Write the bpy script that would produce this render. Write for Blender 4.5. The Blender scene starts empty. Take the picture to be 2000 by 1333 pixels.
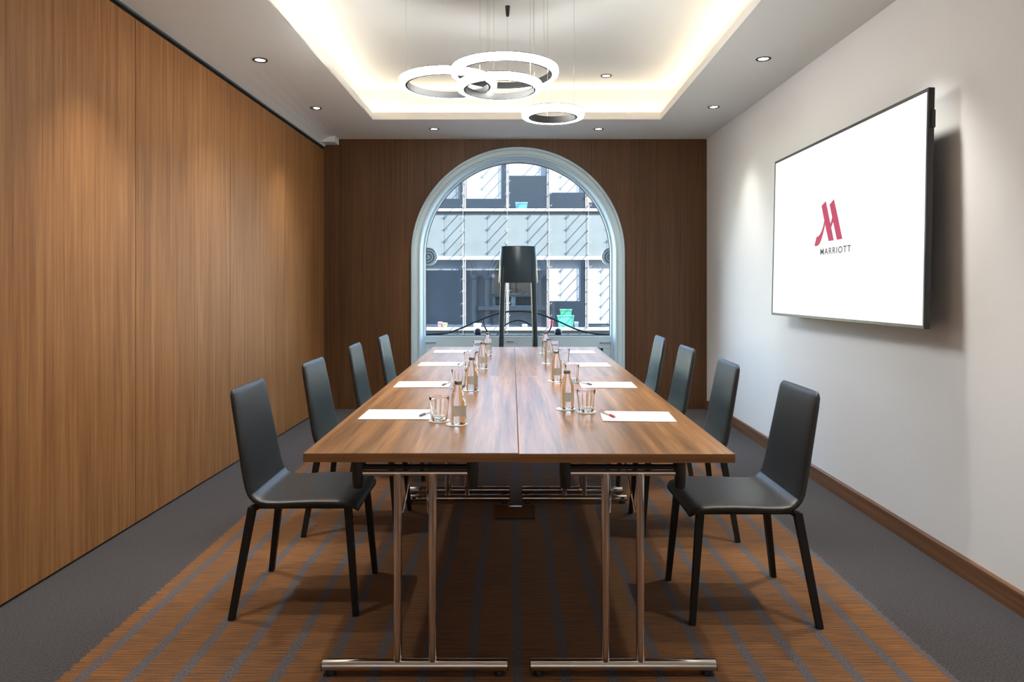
import bpy, bmesh, math, random
from math import sin, cos, pi, radians, sqrt
from mathutils import Vector, Matrix
random.seed(7)
S = bpy.context.scene
COL = S.collection
H = 1.2867                      # eye height above the carpet

# ------------------------------------------------------------------ camera
cam = bpy.data.cameras.new('camera'); camo = bpy.data.objects.new('camera', cam); COL.objects.link(camo)
camo.location = (0, 0, H); camo.rotation_euler = (pi/2, 0, 0)
cam.sensor_width = 36; cam.lens = 23.994; cam.shift_y = -0.05775; cam.clip_start = .05; cam.clip_end = 300
S.camera = camo
# ------------------------------------------------------------------ colour, exposure
vs = S.view_settings
S.display_settings.display_device = 'sRGB'
vs.view_transform = 'Standard'; vs.look = 'None'; vs.exposure = 0.15; vs.gamma = 1.0; vs.use_curve_mapping = False
# ------------------------------------------------------------------ sky and sun
W = bpy.data.worlds.new('sky'); S.world = W; W.use_nodes = True
wn = W.node_tree.nodes; wl = W.node_tree.links
bg = wn['Background']; sky = wn.new('ShaderNodeTexSky'); sky.sky_type = 'NISHITA'
sky.sun_disc = False; sky.sun_elevation = radians(37); sky.sun_rotation = radians(135)
sky.air_density = 1.0; sky.dust_density = .3
wl.new(sky.outputs[0], bg.inputs[0]); bg.inputs[1].default_value = 2.0
sun = bpy.data.lights.new('sun', 'SUN'); suno = bpy.data.objects.new('sun', sun); COL.objects.link(suno)
sun.energy = 28.0; sun.angle = radians(.6); sun.color = (1, .97, .92)
suno.rotation_euler = Vector((-.585, .60, -.63)).to_track_quat('-Z', 'Y').to_euler()
suno.location = (4, -4, 9)
# ------------------------------------------------------------------ lamp settings used by the builders
DOWN_W = 62.0                   # each recessed downlight
DOWN_COL = (1.0, .955, .86)
COVE_W = 1.5                   # per metre of cove strip
COVE_COL = (1.0, .84, .64)
RING_E = 54.0                    # ring pendants' luminous band
SCREEN_E = 1.15

# ================================================================== helpers
def new_mat(name):
    m = bpy.data.materials.new(name); m.use_nodes = True
    return m, m.node_tree.nodes, m.node_tree.links, m.node_tree.nodes['Principled BSDF']
def plain(name, col, rough=.5, metal=0.0, spec=.5, bump=0, bscale=200, var=0.0, vscale=6.0, coat=0):
    m, n, l, b = new_mat(name)
    b.inputs['Base Color'].default_value = (*col, 1); b.inputs['Roughness'].default_value = rough
    b.inputs['Metallic'].default_value = metal; b.inputs['Specular IOR Level'].default_value = spec
    b.inputs['Coat Weight'].default_value = coat
    tc = n.new('ShaderNodeTexCoord')
    if var:
        t = n.new('ShaderNodeTexNoise'); t.inputs['Scale'].default_value = vscale; t.inputs['Detail'].default_value = 4
        l.new(tc.outputs['Object'], t.inputs['Vector'])
        mx = n.new('ShaderNodeMix'); mx.data_type = 'RGBA'
        mx.inputs[6].default_value = (*[c*(1-var) for c in col], 1); mx.inputs[7].default_value = (*[min(1, c*(1+var)) for c in col], 1)
        l.new(t.outputs['Fac'], mx.inputs[0]); l.new(mx.outputs[2], b.inputs['Base Color'])
    if bump:
        t = n.new('ShaderNodeTexNoise'); t.inputs['Scale'].default_value = bscale; t.inputs['Detail'].default_value = 3
        l.new(tc.outputs['Object'], t.inputs['Vector'])
        bp = n.new('ShaderNodeBump'); bp.inputs['Strength'].default_value = bump; bp.inputs['Distance'].default_value = .002
        l.new(t.outputs['Fac'], bp.inputs['Height']); l.new(bp.outputs[0], b.inputs['Normal'])
    return m
def emis(name, col, e):
    m, n, l, b = new_mat(name)
    b.inputs['Base Color'].default_value = (.0, .0, .0, 1)
    b.inputs['Specular IOR Level'].default_value = .1
    b.inputs['Emission Color'].default_value = (*col, 1); b.inputs['Emission Strength'].default_value = e
    return m
def wood(name, cols, axis, rough=.4, fine=55, flame=.6, coat=0.0, spec=.4, along=1.0):
    """grain runs along object axis `axis`; colours dark -> light"""
    m, n, l, b = new_mat(name)
    tc = n.new('ShaderNodeTexCoord'); oi = n.new('ShaderNodeObjectInfo')
    add = n.new('ShaderNodeVectorMath'); add.operation = 'ADD'
    sc = n.new('ShaderNodeVectorMath'); sc.operation = 'SCALE'
    cb = n.new('ShaderNodeCombineXYZ')
    for i in range(3): l.new(oi.outputs['Random'], cb.inputs[i])
    l.new(cb.outputs[0], sc.inputs[0]); sc.inputs[3].default_value = 37.0
    l.new(tc.outputs['Object'], add.inputs[0]); l.new(sc.outputs[0], add.inputs[1])
    def layer(across, alng, detail, dist=0):
        mp = n.new('ShaderNodeMapping'); s = [across]*3; s[axis] = alng
        mp.inputs['Scale'].default_value = s; l.new(add.outputs[0], mp.inputs[0])
        t = n.new('ShaderNodeTexNoise'); t.inputs['Scale'].default_value = 1; t.inputs['Detail'].default_value = detail
        t.inputs['Distortion'].default_value = dist; t.inputs['Roughness'].default_value = .6
        l.new(mp.outputs[0], t.inputs['Vector']); return t
    a = layer(7, .45*along, 4, 1.2*flame); f = layer(fine, 1.1*along, 5, .2); ff = layer(fine*4, 5*along, 2)
    wv = n.new('ShaderNodeMath'); wv.operation = 'MULTIPLY'; l.new(a.outputs[0], wv.inputs[0]); wv.inputs[1].default_value = 9
    sn = n.new('ShaderNodeMath'); sn.operation = 'SINE'; l.new(wv.outputs[0], sn.inputs[0])
    def ma(x, k, y):
        q = n.new('ShaderNodeMath'); q.operation = 'MULTIPLY_ADD'; l.new(x, q.inputs[0]); q.inputs[1].default_value = k
        if isinstance(y, float): q.inputs[2].default_value = y
        else: l.new(y, q.inputs[2])
        return q.outputs[0]
    v = ma(sn.outputs[0], .12*flame, 0.0); v = ma(f.outputs[0], .85, v); v = ma(ff.outputs[0], .25, v); v = ma(a.outputs[0], .35, v)
    v = ma(v, 1.0, -.24)
    r = n.new('ShaderNodeValToRGB'); e = r.color_ramp.elements
    e[0].position = .22; e[0].color = (*cols[0], 1); e[1].position = .72; e[1].color = (*cols[2], 1)
    k = r.color_ramp.elements.new(.47); k.color = (*cols[1], 1)
    l.new(v, r.inputs[0]); l.new(r.outputs[0], b.inputs['Base Color'])
    b.inputs['Roughness'].default_value = rough; b.inputs['Specular IOR Level'].default_value = spec
    b.inputs['Coat Weight'].default_value = coat; b.inputs['Coat Roughness'].default_value = .24
    bp = n.new('ShaderNodeBump'); bp.inputs['Strength'].default_value = .08; bp.inputs['Distance'].default_value = .001
    l.new(ff.outputs[0], bp.inputs['Height']); l.new(bp.outputs[0], b.inputs['Normal'])
    return m

def obj(name, bm, mat, parent=None, smooth=False, loc=None):
    me = bpy.data.meshes.new(name)
    bmesh.ops.recalc_face_normals(bm, faces=bm.faces)
    bm.to_mesh(me); bm.free()
    if smooth:
        for p in me.polygons: p.use_smooth = True
        try: me.set_sharp_from_angle(angle=radians(40))
        except Exception: pass
    if mat: me.materials.append(mat)
    o = bpy.data.objects.new(name, me); COL.objects.link(o)
    if parent: o.parent = parent
    if loc: o.location = loc
    return o
def share(name, src, parent, loc=(0, 0, 0), rot=(0, 0, 0)):
    o = src.copy(); o.name = name; COL.objects.link(o); o.parent = parent; o.location = loc; o.rotation_euler = rot
    return o
def tag(o, label=None, cat=None, group=None, kind=None):
    if label: o['label'] = label
    if cat: o['category'] = cat
    if group: o['group'] = group
    if kind: o['kind'] = kind
    return o
def thing(name, label, cat, loc=(0, 0, 0), rz=0, group=None):
    o = bpy.data.objects.new(name, None); COL.objects.link(o); o.empty_display_size = .1
    o.location = loc; o.rotation_euler = (0, 0, rz)
    return tag(o, label, cat, group)
def struct(name, bm, mat, parent=None, smooth=False, label=None):
    o = obj(name, bm, mat, parent, smooth)
    if parent is None: o['kind'] = 'structure'
    if label: o['label'] = label
    return o
def dup(root, label, loc, rz=None, group=None):
    r = root.copy(); COL.objects.link(r); r.location = loc; r['label'] = label
    if rz is not None: r.rotation_euler = (0, 0, rz)
    if group: r['group'] = group
    for ch in list(root.children):
        c = ch.copy(); COL.objects.link(c); c.parent = r
        for g in list(ch.children):
            d = g.copy(); COL.objects.link(d); d.parent = c
    return r
NB = bmesh.new
def box(bm, a, b, bev=0, seg=2):
    """axis box between corners a and b, edges eased by bev"""
    x0, x1 = sorted((a[0], b[0])); y0, y1 = sorted((a[1], b[1])); z0, z1 = sorted((a[2], b[2]))
    vs = [bm.verts.new(p) for p in [(x0,y0,z0),(x1,y0,z0),(x1,y1,z0),(x0,y1,z0),(x0,y0,z1),(x1,y0,z1),(x1,y1,z1),(x0,y1,z1)]]
    fs = [bm.faces.new([vs[i] for i in q]) for q in [(3,2,1,0),(4,5,6,7),(0,1,5,4),(1,2,6,5),(2,3,7,6),(3,0,4,7)]]
    if bev:
        es = list({e for f in fs for e in f.edges})
        bmesh.ops.bevel(bm, geom=es, offset=bev, segments=seg, profile=.5, affect='EDGES')
    return bm
def quad(bm, *p):
    bm.faces.new([bm.verts.new(q) for q in p]); return bm
def ring_pts(c, u, v, r, n, r2=None):
    return [c + u*(r*cos(2*pi*i/n)) + v*((r2 or r)*sin(2*pi*i/n)) for i in range(n)]
def frame_of(d):
    d = d.normalized(); a = Vector((0, 0, 1)) if abs(d.z) < .9 else Vector((1, 0, 0))
    u = d.cross(a).normalized(); return u, d.cross(u).normalized()
def tube(bm, pts, r, n=12, cap=True, r1=None, square=False):
    pts = [Vector(p) for p in pts]; rows = []; N = len(pts)
    u = v = None
    for i, p in enumerate(pts):
        d = (pts[min(i+1, N-1)] - pts[max(i-1, 0)]).normalized()
        if u is None: u, v = frame_of(d)
        else:
            u = (u - d*u.dot(d)).normalized(); v = d.cross(u)
        rr = r if r1 is None else r + (r1-r)*i/(N-1)
        if square: rows.append([bm.verts.new(p + u*a*rr + v*b*rr) for a, b in ((1,1),(-1,1),(-1,-1),(1,-1))])
        else: rows.append([bm.verts.new(q) for q in ring_pts(p, u, v, rr, n)])
    m = len(rows[0])
    for a, b in zip(rows, rows[1:]):
        for i in range(m): bm.faces.new((a[i], a[(i+1) % m], b[(i+1) % m], b[i]))
    if cap: bm.faces.new(rows[0][::-1]); bm.faces.new(rows[-1])
    return bm
def lathe(bm, prof, n=24, c=(0, 0, 0), closed=False, flute=None):
    """prof: (r,z) list around the z axis"""
    rows = []
    for j, (r, z) in enumerate(prof):
        if r < 1e-6: rows.append([bm.verts.new((c[0], c[1], c[2]+z))])
        else:
            rows.append([bm.verts.new((c[0]+(r*(1+(flute(j, i) if flute else 0)))*cos(2*pi*i/n), c[1]+(r*(1+(flute(j, i) if flute else 0)))*sin(2*pi*i/n), c[2]+z)) for i in range(n)])
    pairs = list(zip(rows, rows[1:]))
    if closed: pairs.append((rows[-1], rows[0]))
    for a, b in pairs:
        for i in range(n):
            k = (i+1) % n
            if len(a) == 1 and len(b) == 1: continue
            if len(a) == 1: bm.faces.new((a[0], b[k], b[i]))
            elif len(b) == 1: bm.faces.new((a[i], a[k], b[0]))
            else: bm.faces.new((a[i], a[k], b[k], b[i]))
    return bm
def prism(bm, pts, y0, y1):
    """outline of (x,z) points pushed from y0 to y1"""
    a = [bm.verts.new((x, y0, z)) for x, z in pts]; b = [bm.verts.new((x, y1, z)) for x, z in pts]
    bm.faces.new(a[::-1]); bm.faces.new(b); n = len(pts)
    for i in range(n): bm.faces.new((a[i], a[(i+1) % n], b[(i+1) % n], b[i]))
    bmesh.ops.triangulate(bm, faces=[f for f in bm.faces if len(f.verts) > 4])
    return bm

# ================================================================== materials
WALNUT = [(.075,.030,.011), (.205,.090,.034), (.36,.175,.072)]
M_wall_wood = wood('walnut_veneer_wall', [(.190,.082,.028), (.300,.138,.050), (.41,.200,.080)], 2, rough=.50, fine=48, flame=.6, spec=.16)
M_back_wood = wood('walnut_veneer_back_shaded', [(.060,.028,.012), (.105,.049,.020), (.150,.074,.032)], 2, rough=.42, fine=75, flame=.4, spec=.35)  # same veneer as the left wall, darkened to carry the back wall's shade
M_table = wood('walnut_table_top', [(.150,.066,.022), (.355,.170,.062), (.55,.285,.115)], 1, rough=.34, fine=26, flame=1.0, spec=.75, coat=.4, along=.9)
M_table_edge = wood('walnut_table_edge', [(.20,.088,.028), (.34,.160,.056), (.47,.24,.095)], 0, rough=.4, fine=70, flame=.6)
M_base_wood = wood('walnut_baseboard', [(.09,.040,.018), (.165,.078,.037), (.25,.125,.062)], 1, rough=.4, fine=60, flame=.5)
M_white_wall = plain('white_wall_paint', (.80,.805,.815), .75, spec=.25, bump=.12, bscale=260)
M_ceiling = plain('white_ceiling_paint', (.79,.83,.825), .85, spec=.2, bump=.05, bscale=300)
M_cove = plain('cream_cove_paint', (.84,.80,.74), .8, spec=.2, bump=.04)
M_dark_gap = plain('dark_gap', (.012,.012,.013), .8, bump=.1)
M_track = plain('grey_track_metal', (.10,.12,.13), .45, metal=.6, bump=.05)
M_chrome = plain('polished_chrome', (.80,.76,.73), .09, metal=1, var=.03, vscale=3)
M_steel = plain('brushed_steel', (.62,.60,.58), .25, metal=1, bump=.05)
M_black_plastic = plain('black_plastic', (.018,.018,.019), .45, bump=.08)
M_black_metal = plain('black_powder_coat', (.008,.008,.008), .5, spec=.35, bump=.06)
M_leather = plain('black_leatherette', (.016,.0168,.0175), .40, spec=.6, bump=.18, bscale=420)
M_lamp = plain('blue_grey_lacquer', (.016,.036,.052), .34, bump=.05)
M_lamp_in = plain('lamp_lining', (.06,.06,.06), .6, bump=.05)
M_paper = plain('white_paper', (.86,.86,.87), .7, spec=.2, var=.01)
M_print = plain('pale_grey_print', (.62,.63,.66), .7, spec=.2, var=.04)
M_coaster = plain('white_paper_coaster', (.80,.80,.79), .7, var=.02)
M_pen_white = plain('white_pen_plastic', (.75,.75,.77), .25, var=.01)
M_pen_red = plain('red_pen_plastic', (.50,.03,.06), .3, var=.02)
M_pen_grey = plain('grey_pen_grip', (.12,.12,.14), .35, var=.02)
M_cap = plain('grey_bronze_bottle_cap', (.30,.265,.235), .3, metal=.7, var=.05)
M_frame_white = plain('white_paint_blue_daylight', (.52,.67,.75), .4, spec=.4, bump=.04)  # white paint with the cool daylight on it mixed into the colour
M_gasket = plain('dark_gasket', (.02,.022,.025), .6, bump=.05)
M_bezel = plain('black_tv_bezel', (.012,.013,.015), .32, spec=.6, bump=.02)
M_iron = plain('black_wrought_iron', (.012,.013,.016), .5, bump=.2, bscale=90)
M_stone = plain('blue_grey_stone', (.20,.21,.23), .8, var=.18, vscale=5, bump=.3, bscale=40)
M_street = plain('grey_asphalt', (.06,.06,.065), .9, var=.15, bump=.2)
M_blind = plain('white_roller_blind', (.26,.26,.257), .8, var=.02)
M_blind_grey = plain('grey_roller_blind', (.115,.12,.12), .8, var=.02)
M_fac_white = plain('white_facade_metal', (.19,.19,.192), .5, var=.02)
M_fac_steel = plain('facade_steel', (.17,.165,.16), .35, metal=.7, var=.05)
M_office = plain('dim_office_wall', (.05,.06,.078), .9, var=.1)
def translucent(name, col):
    m, n, l, b = new_mat(name); tr = n.new('ShaderNodeBsdfTranslucent'); mx = n.new('ShaderNodeMixShader')
    b.inputs['Base Color'].default_value = (*col, 1); b.inputs['Roughness'].default_value = .6; tr.inputs[0].default_value = (*col, 1)
    mx.inputs[0].default_value = .55; l.new(b.outputs[0], mx.inputs[1]); l.new(tr.outputs[0], mx.inputs[2]); l.new(mx.outputs[0], n['Material Output'].inputs[0])
    return m
M_label = translucent('tan_bottle_label', (.72,.69,.60))
M_screen = emis('lit_screen', (1, 1, 1), SCREEN_E)
M_logo = emis('lit_crimson', (.44, .040, .095), SCREEN_E)
M_logo_txt = emis('lit_dark_grey', (.05, .045, .05), SCREEN_E)
M_ring = emis('ring_diffuser', (1.0, 1.0, .965), RING_E)
M_lens = emis('downlight_lens', (1.0, .90, .76), 14.0)

def glassy(name, tint, ior, rough=0.0):
    m, n, l, b = new_mat(name)
    b.inputs['Base Color'].default_value = (*tint, 1); b.inputs['Roughness'].default_value = rough
    b.inputs['Transmission Weight'].default_value = 1; b.inputs['IOR'].default_value = ior
    return m
M_tumbler = glassy('clear_tumbler_glass', (.99,.99,.985), 1.38)
M_water = glassy('bottle_of_water', (.97,.965,.95), 1.34)
def pane_mat(name, tint, refl, base=0.04):
    m, n, l, b = new_mat(name); n.remove(b)
    out = n['Material Output']; tr = n.new('ShaderNodeBsdfTransparent'); gl = n.new('ShaderNodeBsdfGlossy'); mx = n.new('ShaderNodeMixShader')
    tr.inputs[0].default_value = (*tint, 1); gl.inputs['Roughness'].default_value = 0.0
    lw = n.new('ShaderNodeLayerWeight'); lw.inputs[0].default_value = .5
    pw = n.new('ShaderNodeMath'); pw.operation = 'POWER'; l.new(lw.outputs['Facing'], pw.inputs[0]); pw.inputs[1].default_value = 4.0
    ad = n.new('ShaderNodeMath'); ad.operation = 'MULTIPLY_ADD'; ad.use_clamp = True
    l.new(pw.outputs[0], ad.inputs[0]); ad.inputs[1].default_value = refl; ad.inputs[2].default_value = base
    l.new(ad.outputs[0], mx.inputs[0]); l.new(tr.outputs[0], mx.inputs[1]); l.new(gl.outputs[0], mx.inputs[2]); l.new(mx.outputs[0], out.inputs[0])
    return m
M_pane = pane_mat('window_glass', (.96,.985,.99), .4, .0)
M_pane_dark = pane_mat('dark_lower_glass', (.35,.5,.5), .5, .03)
M_fac_pane = pane_mat('facade_glass', (.93,.95,.97), .8, .24)

def carpet(name, border):
    m, n, l, b = new_mat(name)
    tc = n.new('ShaderNodeTexCoord'); sp = n.new('ShaderNodeSeparateXYZ'); l.new(tc.outputs['Object'], sp.inputs[0])
    def M(op, a, b_=None, c=None, clamp=False):
        q = n.new('ShaderNodeMath'); q.operation = op; q.use_clamp = clamp
        for i, x in enumerate((a, b_, c)):
            if x is None: continue
            if isinstance(x, (int, float)): q.inputs[i].default_value = x
            else: l.new(x, q.inputs[i])
        return q.outputs[0]
    def noise(sx, sy, detail=3, dist=0):
        mp = n.new('ShaderNodeMapping'); mp.inputs['Scale'].default_value = (sx, sy, 1); l.new(tc.outputs['Object'], mp.inputs[0])
        t = n.new('ShaderNodeTexNoise'); t.inputs['Scale'].default_value = 1; t.inputs['Detail'].default_value = detail; t.inputs['Distortion'].default_value = dist
        l.new(mp.outputs[0], t.inputs['Vector']); return t.outputs['Fac']
    def mix(f, a, c):
        q = n.new('ShaderNodeMix'); q.data_type = 'RGBA'; l.new(f, q.inputs[0])
        for i, x in ((6, a), (7, c)):
            if isinstance(x, tuple): q.inputs[i].default_value = (*x, 1)
            else: l.new(x, q.inputs[i])
        return q.outputs[2]
    speck = noise(150, 150, 3); patch = noise(1.6, 1.6, 4)
    GREY0, GREY1 = (.008,.008,.009), (.084,.076,.080)
    grey = mix(M('MULTIPLY_ADD', speck, 1.6, -.3, True), GREY0, GREY1)
    if not border:
        # fine cross ribs broken into streaks, then long wavering grey stripes
        rib = M('SINE', M('MULTIPLY', M('ADD', sp.outputs[1], M('MULTIPLY', noise(1.2, 5, 2), .015)), 2*pi/.0165))
        streak = noise(7.0, 150, 3, .4)
        k = M('ADD', M('MULTIPLY', rib, .20), M('MULTIPLY_ADD', streak, 2.6, -1.05))
        k = M('MULTIPLY_ADD', M('SUBTRACT', patch, .5), .9, k)
        org = mix(M('ADD', k, .25, None, True), (.225,.090,.021), (.052,.032,.024))
        org = mix(M('MULTIPLY_ADD', speck, 1.4, -.45, True), org, (.15,.070,.028))
        wob = M('MULTIPLY_ADD', noise(.8, 1.3, 2), .05, -.025)
        ph = M('DIVIDE', M('SUBTRACT', M('ADD', sp.outputs[0], wob), .019), .157)
        fr = M('ABSOLUTE', M('SUBTRACT', M('SUBTRACT', ph, M('FLOOR', M('ADD', ph, .5))), 0))
        rag = M('MULTIPLY_ADD', noise(14, 75, 3), .16, -.08)
        band = M('LESS_THAN', M('ADD', fr, rag), .118)
        edge = M('GREATER_THAN', M('ADD', M('ABSOLUTE', M('ADD', sp.outputs[0], .015)), M('MULTIPLY_ADD', noise(2, 60, 2), .05, -.025)), 1.452)
        lg = mix(M('MULTIPLY_ADD', speck, 1.6, -.3, True), (.022,.022,.026), (.125,.120,.135)); c = mix(M('MULTIPLY', band, .88), org, lg); c = mix(edge, c, grey)
    else:
        c = mix(M('MULTIPLY_ADD', patch, 1.2, -.42, True), grey, (.040,.036,.042))
    l.new(c, b.inputs['Base Color']); b.inputs['Roughness'].default_value = 1; b.inputs['Specular IOR Level'].default_value = .05
    b.inputs['Sheen Weight'].default_value = .15
    bp = n.new('ShaderNodeBump'); bp.inputs['Strength'].default_value = .5; bp.inputs['Distance'].default_value = .003
    l.new(speck, bp.inputs['Height']); l.new(bp.outputs[0], b.inputs['Normal'])
    return m
M_carpet = carpet('grey_carpet', True); M_inset = carpet('striped_orange_carpet', False)

# ================================================================== the room
XR = 1.97; YB = 6.90; YF = -1.8; ZC = H + 1.445; Z2 = H + 1.75
def XL(y): return -2.089 + .02724*y                # the folding partition is slightly out of parallel
floor = struct('floor', box(NB(), (-2.6, YF-.2, -.12), (2.3, 7.28, 0)), M_carpet)
ins = obj('carpet_inset', box(NB(), (-1.50, -1.0, .0002), (1.47, 5.95, .0012)), M_inset, floor)
ins['label'] = 'orange carpet field with grey lengthwise stripes'

# left partition: veneered panels with open joints
ys = [YF, -.9, .25, 1.36, 2.48, 3.61, 4.742, 5.81, 6.58, 6.93]
bk = NB(); f_ = [[bk.verts.new((XL(y)-o_, y, z)) for y, z in ((YF, -.1), (7, -.1), (7, Z2+.2), (YF, Z2+.2))] for o_ in (.04, .16)]
bk.faces.new(f_[0]); bk.faces.new(f_[1][::-1])
for i in range(4): bk.faces.new((f_[0][i], f_[0][(i+1) % 4], f_[1][(i+1) % 4], f_[1][i]))
wall_left = struct('wall_left', bk, M_dark_gap)
def drop(y): return .0178*max(0, y-2.5) if y > 2.9 else .0178*.25*max(0, y-2.1)**2
for i, (a, b) in enumerate(zip(ys, ys[1:])):
    bm = NB(); g = .0025
    p = [(XL(a+g), a+g), (XL(b-g), b-g)]
    zt = [ZC - drop(a) - .032, ZC - drop(b) - .032]
    vs_ = []
    for (x, y), z in zip(p, zt):
        vs_.append([bm.verts.new(q) for q in ((x, y, .012), (x, y, z), (x-.03, y, z), (x-.03, y, .012))])
    A, B = vs_
    for j in range(4): bm.faces.new((A[j], A[(j+1) % 4], B[(j+1) % 4], B[j]))
    bm.faces.new(A[::-1]); bm.faces.new(B)
    obj('wall_panel', bm, M_wall_wood, wall_left)
# shadow-gap track above the partition
bm = NB()
for a, b in zip(ys, ys[1:]):
    A = [bm.verts.new(q) for q in ((XL(a)+.004, a, ZC-drop(a)+.02), (XL(a)+.004, a, ZC-drop(a)-.012), (XL(a)-.02, a, ZC-drop(a)-.012))]
    B = [bm.verts.new(q) for q in ((XL(b)+.004, b, ZC-drop(b)+.02), (XL(b)+.004, b, ZC-drop(b)-.012), (XL(b)-.02, b, ZC-drop(b)-.012))]
    for j in range(2): bm.faces.new((A[j], A[j+1], B[j+1], B[j]))
struct('trim_1', bm, M_track, label='dark grey track in the gap above the wooden partition')

# right wall and its baseboard
struct('wall_right', box(NB(), (XR, YF, -.1), (XR+.15, YB+.4, Z2+.2)), M_white_wall)
bm = NB(); prism(bm, [(XR, .0), (XR-.016, .0), (XR-.016, .086), (XR-.012, .0925), (XR, .0925)], YF, YB)
struct('baseboard_right', bm, M_base_wood)
struct('wall_front', box(NB(), (-2.5, YF-.15, -.1), (XR+.15, YF, Z2+.2)), M_white_wall)

# back wall with the arched opening
CX, RO, ZS = .060, 1.030, 1.568                    # arch centre, opening radius, spring height
def arch_wall(bm, x0, x1, ztop, y0, y1, R, zb=-.1, cx=CX, zs=ZS):
    xs = {x0, x1}
    for i in range(97):
        x = cx - R*cos(pi*i/96)
        if x0 < x < x1: xs.add(x)
    xs = sorted(xs)
    def bot(x, side):
        d = abs(x-cx)
        if d > R-1e-7: return zb
        return zs + sqrt(R*R-d*d)
    for a, b in zip(xs, xs[1:]):
        mid = (a+b)/2
        if abs(mid-cx) > R: za = zb_ = zb
        else:
            za = zs + sqrt(max(0, R*R-(a-cx)**2)); zb_ = zs + sqrt(max(0, R*R-(b-cx)**2))
        f = [bm.verts.new(q) for q in ((a, y0, za), (b, y0, zb_), (b, y0, ztop), (a, y0, ztop))]
        k = [bm.verts.new(q) for q in ((a, y1, za), (b, y1, zb_), (b, y1, ztop), (a, y1, ztop))]
        bm.faces.new(f); bm.faces.new(k[::-1])
        bm.faces.new((f[0], f[1], k[1], k[0])); bm.faces.new((f[3], f[2], k[2], k[3]))
        if a == x0: bm.faces.new((f[0], f[3], k[3], k[0]))
        if b == x1: bm.faces.new((f[1], f[2], k[2], k[1]))
        if abs(mid-cx) > R and (abs(b-(cx-R)) < 1e-5): bm.faces.new((f[1], f[2], k[2], k[1]))
        if abs(mid-cx) > R and (abs(a-(cx+R)) < 1e-5): bm.faces.new((f[0], f[3], k[3], k[0]))
    bmesh.ops.remove_doubles(bm, verts=bm.verts[:], dist=1e-5)
    return bm
wall_back = struct('wall_back', arch_wall(NB(), -2.5, 2.3, Z2+.2, YB+.025, YB+.36, RO+.005), M_dark_gap)
edges_x = [-1.925, -1.735, -.466, .80, XR]
for a, b in zip(edges_x, edges_x[1:]):
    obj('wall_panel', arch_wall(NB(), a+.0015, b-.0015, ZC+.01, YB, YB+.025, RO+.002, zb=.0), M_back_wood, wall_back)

# lower ceiling with the raised coffer
YC0, YC1 = 2.0, 6.066
def cl(y): return -1.2535 + .0052*(y-3.5)           # coffer opening, left and right edges
def cr(y): return 1.277 + .0175*(y-3.5)
bm = NB(); th = .012
yy = [YF-.01, 0, YC0, 2.5, 2.8, 3.1, 3.4, 3.7, 4.0, 4.3, 4.6, 4.9, 5.2, 5.5, 5.8, YC1, 6.4, 6.7, YB+.03]
def ease0(y): return -1.28 - .47*min(1, max(0, (y-2.5)/4.3))
def ceil_strip(bm, pts):                             # pts: list of (x,y,z) quads, doubled to a slab
    lo = [bm.verts.new(p) for p in pts]; hi = [bm.verts.new((p[0], p[1], p[2]+th)) for p in pts]
    bm.faces.new(lo[::-1]); bm.faces.new(hi)
    for i in range(4): bm.faces.new((lo[i], lo[(i+1) % 4], hi[(i+1) % 4], hi[i]))
for a, b in zip(yy, yy[1:]):
    inside = YC0 <= a and b <= YC1
    la, lb = cl(a), cl(b)
    def ease(y): return [(fx, ZC - drop(y)*f*f) for f, fx in [(f, ease0(y)*(1-f) + XL(y)*f) for f in (0, .2, .4, .6, .8, 1)]]
    ea, eb = ease(a), ease(b)
    ceil_strip(bm, [(XL(a)-.05, a, ea[-1][1]), (XL(a), a, ea[-1][1]), (XL(b), b, eb[-1][1]), (XL(b)-.05, b, eb[-1][1])])
    for i in range(5): ceil_strip(bm, [(ea[i+1][0], a, ea[i+1][1]), (ea[i][0], a, ea[i][1]), (eb[i][0], b, eb[i][1]), (eb[i+1][0], b, eb[i+1][1])])
    ceil_strip(bm, [(ea[0][0], a, ZC), (la, a, ZC), (lb, b, ZC), (eb[0][0], b, ZC)])
    if inside:
        ceil_strip(bm, [(cr(a), a, ZC), (XR+.02, a, ZC), (XR+.02, b, ZC), (cr(b), b, ZC)])
    else:
        ceil_strip(bm, [(la, a, ZC), (XR+.02, a, ZC), (XR+.02, b, ZC), (lb, b, ZC)])
ceiling = struct('ceiling', bm, M_ceiling)
bm = NB(); box(bm, (-1.93, 6.74, ZC-.060), (-1.75, YB+.02, ZC+.01))
obj('corner_boxing', bm, M_ceiling, ceiling)
# coffer: upstand lip, trough floor, side walls, upper ceiling
SB = .155
O = [(cl(YC0), YC0), (cr(YC0), YC0), (cr(YC1), YC1-.012), (cl(YC1), YC1)]
P = [(cl(YC0)-SB, YC0-SB), (cr(YC0)+SB, YC0-SB), (cr(YC1)+SB+.01, YC1+SB), (cl(YC1)-SB, YC1+SB)]
Q = [(cl(YC0)-.018, YC0-.018), (cr(YC0)+.018, YC0-.018), (cr(YC1)+.018, YC1+.006), (cl(YC1)-.018, YC1+.018)]
bm = NB()
for i in range(4):
    j = (i+1) % 4
    for p, q, z0, z1 in ((O, O, ZC-.0005, ZC+.062), (Q, Q, ZC+.01, ZC+.062)):
        quad(bm, (*p[i], z0), (*p[j], z0), (*p[j], z1), (*p[i], z1))
    quad(bm, (*O[i], ZC+.062), (*O[j], ZC+.062), (*Q[j], ZC+.062), (*Q[i], ZC+.062))
bmesh.ops.remove_doubles(bm, verts=bm.verts[:], dist=1e-5)
obj('cove_lip', bm, M_cove, ceiling)['label'] = 'cream lip around the raised coffer'
bm = NB()
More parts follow.
